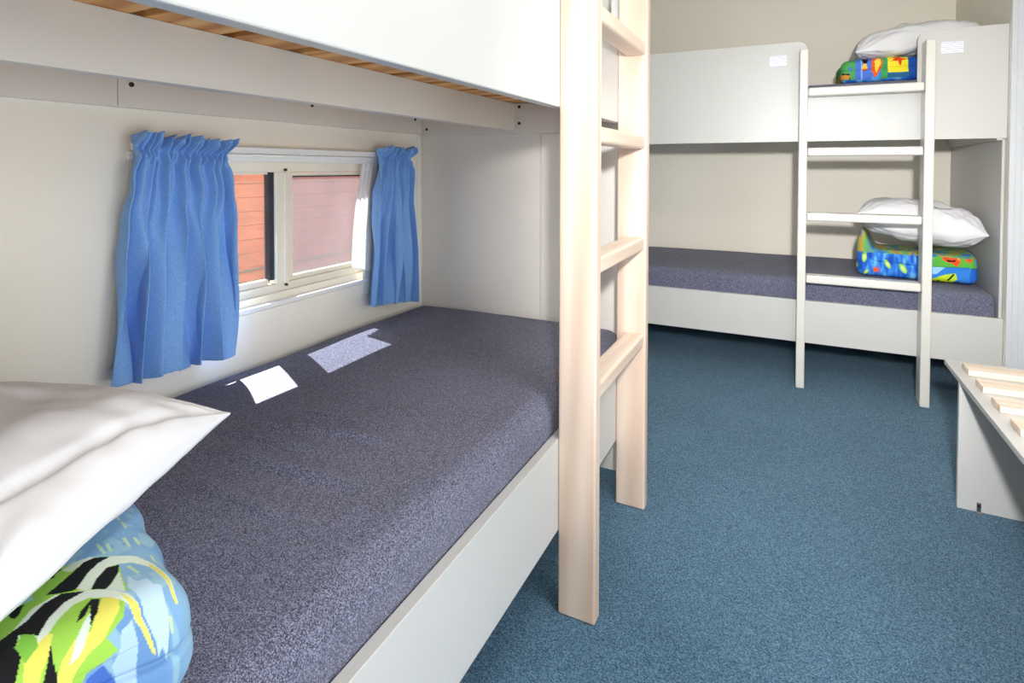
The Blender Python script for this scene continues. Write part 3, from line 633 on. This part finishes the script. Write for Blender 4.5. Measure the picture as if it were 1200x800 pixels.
def curtain(name, top, bot, zt, zb, nf, seed, label, tuck=None, xb=None):
    """top/bot: (y0,y1); folds hang from a shirred header band"""
    e = empty(name, (W+.05, (top[0]+top[1])/2, zb[0]), label, 'curtain')
    rnd = random.Random(seed)
    ph = [rnd.uniform(-.9, .9) for _ in range(40)]
    amps = [rnd.uniform(.5, 1.25) for _ in range(int(nf)+3)]
    def fold(u, k, s=0):
        x = u*k + .35*noise.noise(Vector((u*3.1+seed, s, 0)))*1.0
        i = int(math.floor(x)) % (int(nf)+3)
        return x, i
    def fn(u, v):
        yt = top[0]+(top[1]-top[0])*u; yb = bot[0]+(bot[1]-bot[0])*u
        z0 = zt[0]+(zt[1]-zt[0])*u; z1 = zb[0]+(zb[1]-zb[0])*u
        z = z0+(z1-z0)*v
        q = smooth(.02, .55, v)
        y = yt*(1-q)+yb*q
        y = yt + (yb-yt)*v**.9
        # long soft folds
        big = math.sin(2*math.pi*(u*nf*.5 + .35*noise.noise(Vector((u*2.2+seed, v*.5, 0))) + ph[0]))
        mid = math.sin(2*math.pi*(u*nf + .8*noise.noise(Vector((u*4+seed, v*.9, 2)))+ph[1]))
        fine = math.sin(2*math.pi*(u*nf*2.1 + .8*noise.noise(Vector((u*6, v*1.8, seed)))+ph[2]))
        wl = smooth(.12, .7, v)
        sharp = lambda s: math.copysign(abs(s)**.8, s)
        a = .050*(1.15*abs((mid+1)/2)**.62-.6)*1.25*(.35+.65*wl) + .012*big*wl + .010*fine*(1-wl)
        a += .010*noise.noise(Vector((u*9+seed, v*5, 1)))*(1-wl)
        # shirred header: tight gathers and a loose ruffle above the tape
        hd = 1-smooth(.05, .13, v)
        g = math.sin(2*math.pi*(u*nf*2.6+.6*noise.noise(Vector((u*7+seed, 5, 0)))))
        tape = math.exp(-((v-.062)/.022)**2)
        a = a*(1-hd) + hd*(.024*g*(1.1-.75*tape) + .020*noise.noise(Vector((u*9+seed, v*26, 4))) - .006*tape)
        if v < .055:
            r = (.055-v)/.055
            a += r*(.016+.026*noise.noise(Vector((u*8+seed, 9, 0))))
            z += r*(.020*noise.noise(Vector((u*7+seed, 2, 2)))+.005*g)
            y += r*.008*math.sin(2*math.pi*u*nf*1.7+1)
        y += .012*noise.noise(Vector((u*5+seed, v*7, 8)))*(1-smooth(.25, .6, v))
        y += .013*math.cos(2*math.pi*(u*nf+ph[1]))*wl
        yc = (top[0]+top[1])/2+((bot[0]+bot[1])/2-(top[0]+top[1])/2)*v
        y = yc+(y-yc)*(1-.07*math.exp(-((v-.10)/.05)**2))
        x = W + .074 - .022*v + a
        z += .004*mid*smooth(.9, 1, v) 
        return (max(x, W+.0065 if v > .2 else W+.042), y, z)
    o = sheet(fn, 330, 150, .0018, 'curtain_cloth', M_blue); keep(o, e)
    def fl(u, v):
        yl = top[0]+(bot[0]-top[0])*v**.9 + .034 + .10*u
        return (W+.0055, yl, zt[0]-.05+(zb[0]+.03-zt[0]+.05)*v)
    o2 = sheet(fl, 8, 60, .0008, 'curtain_lining', M_lining, None, 'off-white lining'); keep(o2, e)
    return e
cu1 = curtain('curtain', (.838, 1.108), (.772, 1.142), (1.287, 1.270), (.662, .640), 6.5, 3, 'wide blue gathered curtain hanging at the left side of the small window')
cu2 = curtain('curtain', (1.775, 1.985), (1.708, 2.030), (1.279, 1.276), (.655, .612), 4.5, 11, 'narrow blue gathered curtain hanging near the corner, right of the small window')
def sh(u, v):
    y = 1.745+.115*u + (-.085+.03*u)*v
    z = 1.226 + (.815-.04*u-1.226)*v
    x = W+.008+.006*math.sin(u*2*math.pi*5+1)*(.5+.5*v) + .016*v*(1-u) - .012*math.sin(math.pi*v)
    x = max(x, W-.030)
    return (x, y, z)
tag(sheet(sh, 90, 50, .0006, 'sheer_curtain', M_sheer), 'white sheer curtain bunched beside the narrow blue curtain', 'curtain')

# ------------------------------------------------------------------ bedding
def paint(P2, base, polys, seed):
    """P2: (n,2) pattern coordinates; returns linear colours"""
    c = np.array(base, float)
    for col, poly in polys:
        x = P2[:, 0]; y = P2[:, 1]
        c[in_poly(x, y, poly)] = col
    return lin(c)

def mottle(P2, cols, s, seed, thr=(.0,)):
    n = np.array([noise.noise(Vector((p[0]*s, p[1]*s, seed))) + .5*noise.noise(Vector((p[0]*s*2.3, p[1]*s*2.3, seed+4))) for p in P2])
    t = np.clip((n+.45)/.9, 0, .999)
    k = len(cols)-1; i = np.floor(t*k).astype(int); f = (t*k-i)[:, None]
    C = np.array(cols, float); return C[i]*(1-f)+C[i+1]*f

def pillow(name, a, b, h, mat, loc, rot, label, nu=70, nv=50, seed=0, pinch=.08, creases=(), flat=.35, bend=0, wr=1):
    V = []; F = []
    for side in (1, -1):
        for j in range(nv+1):
            for i in range(nu+1):
                u = math.sin((i/nu-.5)*math.pi); v = math.sin((j/nv-.5)*math.pi)
                x = a*u*(1-pinch*(1-v*v)**1.0 * (abs(u)**3)); y = b*v*(1-pinch*1.4*(1-u*u)*(abs(v)**3))
                t = max(0, (1-u*u))**.5*max(0, (1-v*v))**.5
                t = t**.62*(1-.55*math.exp(-((1-abs(u))**2+(1-abs(v))**2)/.10))
                z = side*h*t*(1 if side > 0 else flat)
                nz = noise.noise(Vector((u*2.1+seed, v*2.1, side)))*.020 + noise.noise(Vector((u*5+seed, v*7, side+3)))*.006
                z += nz*t
                if wr > 1: z += side*t*wr*(.0035*math.sin(9*u+7*noise.noise(Vector((u*1.5, v*2.5, seed)))*2)*abs(u)**2 + .006*noise.noise(Vector((u*3.5, v*9+u*4, seed+side))))
                rad = math.exp(-((1-abs(u))**2+(1-abs(v))**2)/.18)
                ang = math.atan2((1-abs(v))*b, (1-abs(u))*a+1e-5)
                z += side*.006*math.sin(ang*14+seed)*rad*min(1, t*4)
                for (u0, v0, u1, v1, wd, am) in creases:
                    dx, dy = u1-u0, v1-v0; L2 = dx*dx+dy*dy
                    tt = min(1, max(0, ((u-u0)*dx+(v-v0)*dy)/L2))
                    d = math.hypot(u-u0-tt*dx, v-v0-tt*dy)
                    if side > 0: z += am*math.exp(-(d/wd)**2)*min(1, t*3)
                z += bend*(u*u)
                V.append((x, y, z))
    n1 = (nu+1)*(nv+1)
    for s in (0, 1):
        for j in range(nv):
            for i in range(nu):
                k = s*n1+j*(nu+1)+i; f = [k, k+1, k+nu+2, k+nu+1]; F.append(f if s == 0 else f[::-1])
    me = mesh_np(name, V, F)
    bm = bmesh.new(); bm.from_mesh(me); bmesh.ops.remove_doubles(bm, verts=bm.verts, dist=.0004); bm.to_mesh(me); bm.free()
    o = link(me, name, mat, None, True, loc); o.rotation_euler = rot
    return tag(o, label, 'pillow')

# near pillow: local +x edge, corner (+a,+b) is the tip that points towards the window end
ang = math.radians(27.5)
def place_corner(tip, a, b, ang):
    ca, sa = math.cos(ang), math.sin(ang)
    return (tip[0]-(a*ca-b*sa), tip[1]-(a*sa+b*ca), 0)
a_, b_ = .30, .235
cx_, cy_, _ = place_corner((-.828, .622), a_, b_, ang)
pil1 = pillow('pillow', a_, b_, .092, M_pillow, (cx_, cy_, .792), (math.radians(0), math.radians(0), ang),
       'white pillow in the near corner of the lower berth, its pointed corner over the mattress', 110, 90, 2, .05,
       creases=[(.97, .97, .62, -1.05, .03, -.010), (.8, .6, -1, .5, .12, .003)], flat=.55)

def folded(name, size, r, n, loc, rotz, label, colour_fn, bumps, seed, lift=None, kk=14):
    V, F = rounded_grid(size, r, n, kk)
    h = [s/2 for s in size]
    W0 = V.copy()
    zt = np.clip(V[:, 2]/h[2], -1, 1)
    ang = np.arctan2(V[:, 1], V[:, 0])
    side = np.clip(np.maximum(np.abs(V[:, 0])/h[0], np.abs(V[:, 1])/h[1]), 0, 1)**6
    nz = vnoise(V, 7, seed); nz2 = vnoise(V, 16, seed+5)
    # plies of the fold show as shallow grooves round the sides
    groove = -np.exp(-((zt-.05+.12*nz)/.07)**2)*bumps*side
    rad = V[:, :2]/(np.linalg.norm(V[:, :2], axis=1)[:, None]+1e-6)
    V[:, :2] += rad*((groove + (nz*.9+nz2*.7)*bumps*side)[:, None])
    V[:, 2] += (nz*.010+nz2*.003)*(zt > .5)
    if lift: V[:, 2] += lift(W0[:, 0], W0[:, 1], W0[:, 2])
    me = mesh_np(name, V, F)
    ca, sa = math.cos(rotz), math.sin(rotz)
    Wd = np.c_[V[:, 0]*ca-V[:, 1]*sa+loc[0], V[:, 0]*sa+V[:, 1]*ca+loc[1], V[:, 2]+loc[2]]
    set_colors(me, colour_fn(Wd, V))
    o = link(me, name, M_print, None, True, loc); o.rotation_euler = (0, 0, rotz)
    return tag(o, label, 'quilt')

SKY = [(.25, .52, .84), (.36, .62, .87), (.45, .69, .90), (.55, .77, .92)]
DEEP = [(.10, .30, .72), (.14, .40, .80), (.22, .52, .88), (.45, .72, .92)]
def near_col(Wd, V):
    b = mottle(Wd[:, :2], [(.36, .58, .82), (.44, .66, .86), (.52, .73, .88), (.60, .79, .87)], 8, 1)
    fl_ = np.array([noise.noise(Vector((p[0]*55+p[1]*30, p[1]*70-p[0]*20, 2.5))) for p in Wd[:, :2]])
    k_ = np.clip((fl_-.22)/.12, 0, 1)[:, None]*.55
    b = b*(1-k_)+np.array([[.66, .84, .86]])*k_
    dz = np.clip(.722-Wd[:, 2], 0, .2)[:, None]
    c = paint(Wd[:, :2]+dz*np.array([[.9, -.5]]), b, NEAR_PRINT, 0)
    g = c.mean(axis=1)[:, None]
    return (c*.82+g*.18)*.88
q1 = folded('folded_quilt', (.62, .44, .135), .045, (420, 300, 24), (-.945, .280, .668), math.radians(-17),
       'folded quilt with black and yellow striped fish print under the nearest pillow', near_col, .010, 3, kk=44)
def low_col(Wd, V):
    P = np.c_[Wd[:, 0], Wd[:, 2]]
    st = P.copy(); st[:, 1] *= .35
    b = mottle(np.c_[P[:, 0]*2.2, P[:, 1]*.8], DEEP, 14, 2)
    c = paint(P, b, LOW_PRINT, 0)
    top = V[:, 2] > .058
    tp = lin(mottle(Wd[:, :2], [(.2, .45, .8), (.35, .6, .6), (.5, .7, .3), (.8, .6, .25), (.3, .5, .75)], 14, 8))
    c[top] = tp[top]; return c
q2 = folded('folded_quilt', (.54, .36, .150), .038, (230, 90, 60), (.636, 3.892, .668), math.radians(-8),
       'folded quilt with tropical fish print on the lower berth of the far bunk', low_col, .008, 8,
       lift=lambda x, y, z: .115*np.exp(-((x+.25)/.038)**2)*np.clip((z+.075)/.15, 0, 1)**1.5)
def top_col(Wd, V):
    P = np.c_[Wd[:, 0], Wd[:, 2]]
    b = mottle(np.c_[P[:, 0], P[:, 1]], DEEP, 18, 5)
    return paint(P, b, TOP_PRINT, 0)
q3 = folded('folded_quilt', (.52, .44, .125), .036, (220, 80, 55), (.502, 3.86, 1.740), 0,
       'folded quilt with starfish print on the upper berth of the far bunk', top_col, .006, 12)
pil2 = pillow('pillow', .29, .20, .125, M_pillow, (.642, 3.865, .893), (math.radians(-3), math.radians(9), math.radians(-6)),
       'white pillow on the folded quilt in the lower berth of the far bunk', 80, 60, 5, .05, flat=.86, wr=2.2,
       creases=[(-.2, .3, .9, -.6, .05, .006), (.9, -.2, .5, -.9, .05, -.008), (.1, -.9, .8, -.4, .04, .006)])
pil3 = pillow('pillow', .29, .21, .115, M_pillow, (.60, 3.87, 1.889), (math.radians(3), math.radians(-7), math.radians(0)),
       'white pillow on the folded quilt in the upper berth of the far bunk', 80, 60, 9, .05, flat=.5, wr=2.2,
       creases=[(-.9, -.3, -.2, .4, .05, .008), (-.9, 0, -.3, .7, .05, -.007), (-.8, -.7, .1, 0, .05, .006)])

# ------------------------------------------------------------------ added fill lamp on the ceiling (unseen) and lights
CL = empty('added_ceiling_fill', (.15, 1.1, ZC), 'added square white fill light, out of view', 'ceiling light')
def mat_emit(name, c, s):
    t = NT(name); t.b.inputs['Emission Color'].default_value = (*c, 1); t.b.inputs['Emission Strength'].default_value = s
    t.b.inputs['Base Color'].default_value = (.9, .9, .9, 1); return t.m
keep(boxes('light_frame', [((-.17, .78, ZC-.03), (.47, .80, ZC-.001)), ((-.17, 1.40, ZC-.03), (.47, 1.42, ZC-.001)),
     ((-.17, .80, ZC-.03), (-.15, 1.40, ZC-.001)), ((.45, .80, ZC-.03), (.47, 1.40, ZC-.001))], M_paintw, None, .002), CL)
keep(box('diffuser', (-.149, .801, ZC-.022), (.449, 1.399, ZC-.012), mat_emit('fill_diffuser', (1, .95, .88), 1.0), None, .002), CL)  # glowing face of the added fill lamp

def area(name, loc, target, size, power, col, size_y=None, spread=180):
    L = bpy.data.lights.new(name, 'AREA'); L.energy = power; L.color = col; L.size = size
    if size_y: L.shape = 'RECTANGLE'; L.size_y = size_y
    L.spread = math.radians(spread)
    o = bpy.data.objects.new(name, L); COL.objects.link(o); o.location = loc
    o.rotation_euler = (Vector(target)-Vector(loc)).to_track_quat('-Z', 'Y').to_euler(); return o
area('ceiling_fill_light', (.15, 1.1, ZC-.04), (.15, 1.1, 0), .55, 16, (1, .96, .91))  # ambient fill added overhead
area('daylight_side', (RX+.07, -.12, 1.08), (-.5, .2, .9), 2.25, 45, (1, .99, .97), 1.95)
fl = bpy.data.lights.new('camera_flash', 'AREA'); fl.shape = 'DISK'; fl.size = .10; fl.energy = 19; fl.spread = math.radians(75); fl.color = (1, .985, .97)
flo = bpy.data.objects.new('camera_flash', fl); COL.objects.link(flo); flo.location = (.13, -.04, 1.50)
flo.rotation_euler = (Vector((.38, 3.4, .85))-flo.location).to_track_quat('-Z', 'Y').to_euler()
area('rear_fill_light', (-.2, YF+.06, 1.5), (0, 2, 1.0), 1.6, 13, (1, .985, .96), 1.6)  # added fill; the wall behind it has no opening
sun = bpy.data.lights.new('sun', 'SUN'); sun.energy = 44; sun.angle = math.radians(.53); sun.color = (1, .97, .92)
so = bpy.data.objects.new('sun', sun); COL.objects.link(so); so.location = (-4, 3, 4)
so.rotation_euler = Vector((1, -.56, -1.5)).to_track_quat('-Z', 'Y').to_euler()
w = bpy.data.worlds.new('world'); bpy.context.scene.world = w; w.use_nodes = True
bg = w.node_tree.nodes['Background']; bg.inputs[0].default_value = (.72, .85, 1, 1); bg.inputs[1].default_value = 1.8

# ------------------------------------------------------------------ camera
cam = bpy.data.cameras.new('camera'); co = bpy.data.objects.new('camera', cam); COL.objects.link(co)
bpy.context.scene.camera = co
yaw, pitch, roll, f = math.radians(26.345), math.radians(-1.327), .0018, 659.8
fw = Vector((-math.sin(yaw)*math.cos(pitch), math.cos(yaw)*math.cos(pitch), math.sin(pitch)))
rt = Vector((math.cos(yaw), math.sin(yaw), 0)); up = rt.cross(fw)
r2 = math.cos(roll)*rt+math.sin(roll)*up; u2 = -math.sin(roll)*rt+math.cos(roll)*up
co.matrix_world = Matrix((( r2.x, u2.x, -fw.x, 0), (r2.y, u2.y, -fw.y, 0), (r2.z, u2.z, -fw.z, 1.2), (0, 0, 0, 1)))
cam.sensor_fit = 'HORIZONTAL'; cam.sensor_width = 36; cam.lens = f/1200*36
cam.shift_x = 0; cam.shift_y = -(400-211.9)/1200
cam.clip_start = .02
sc = bpy.context.scene
sc.view_settings.view_transform = 'Standard'; sc.view_settings.look = 'None'
sc.view_settings.gamma = 1; sc.view_settings.use_curve_mapping = False
sc.view_settings.exposure = 0.0
sc.cycles.max_bounces = 10; sc.cycles.diffuse_bounces = 6; sc.cycles.transparent_max_bounces = 12
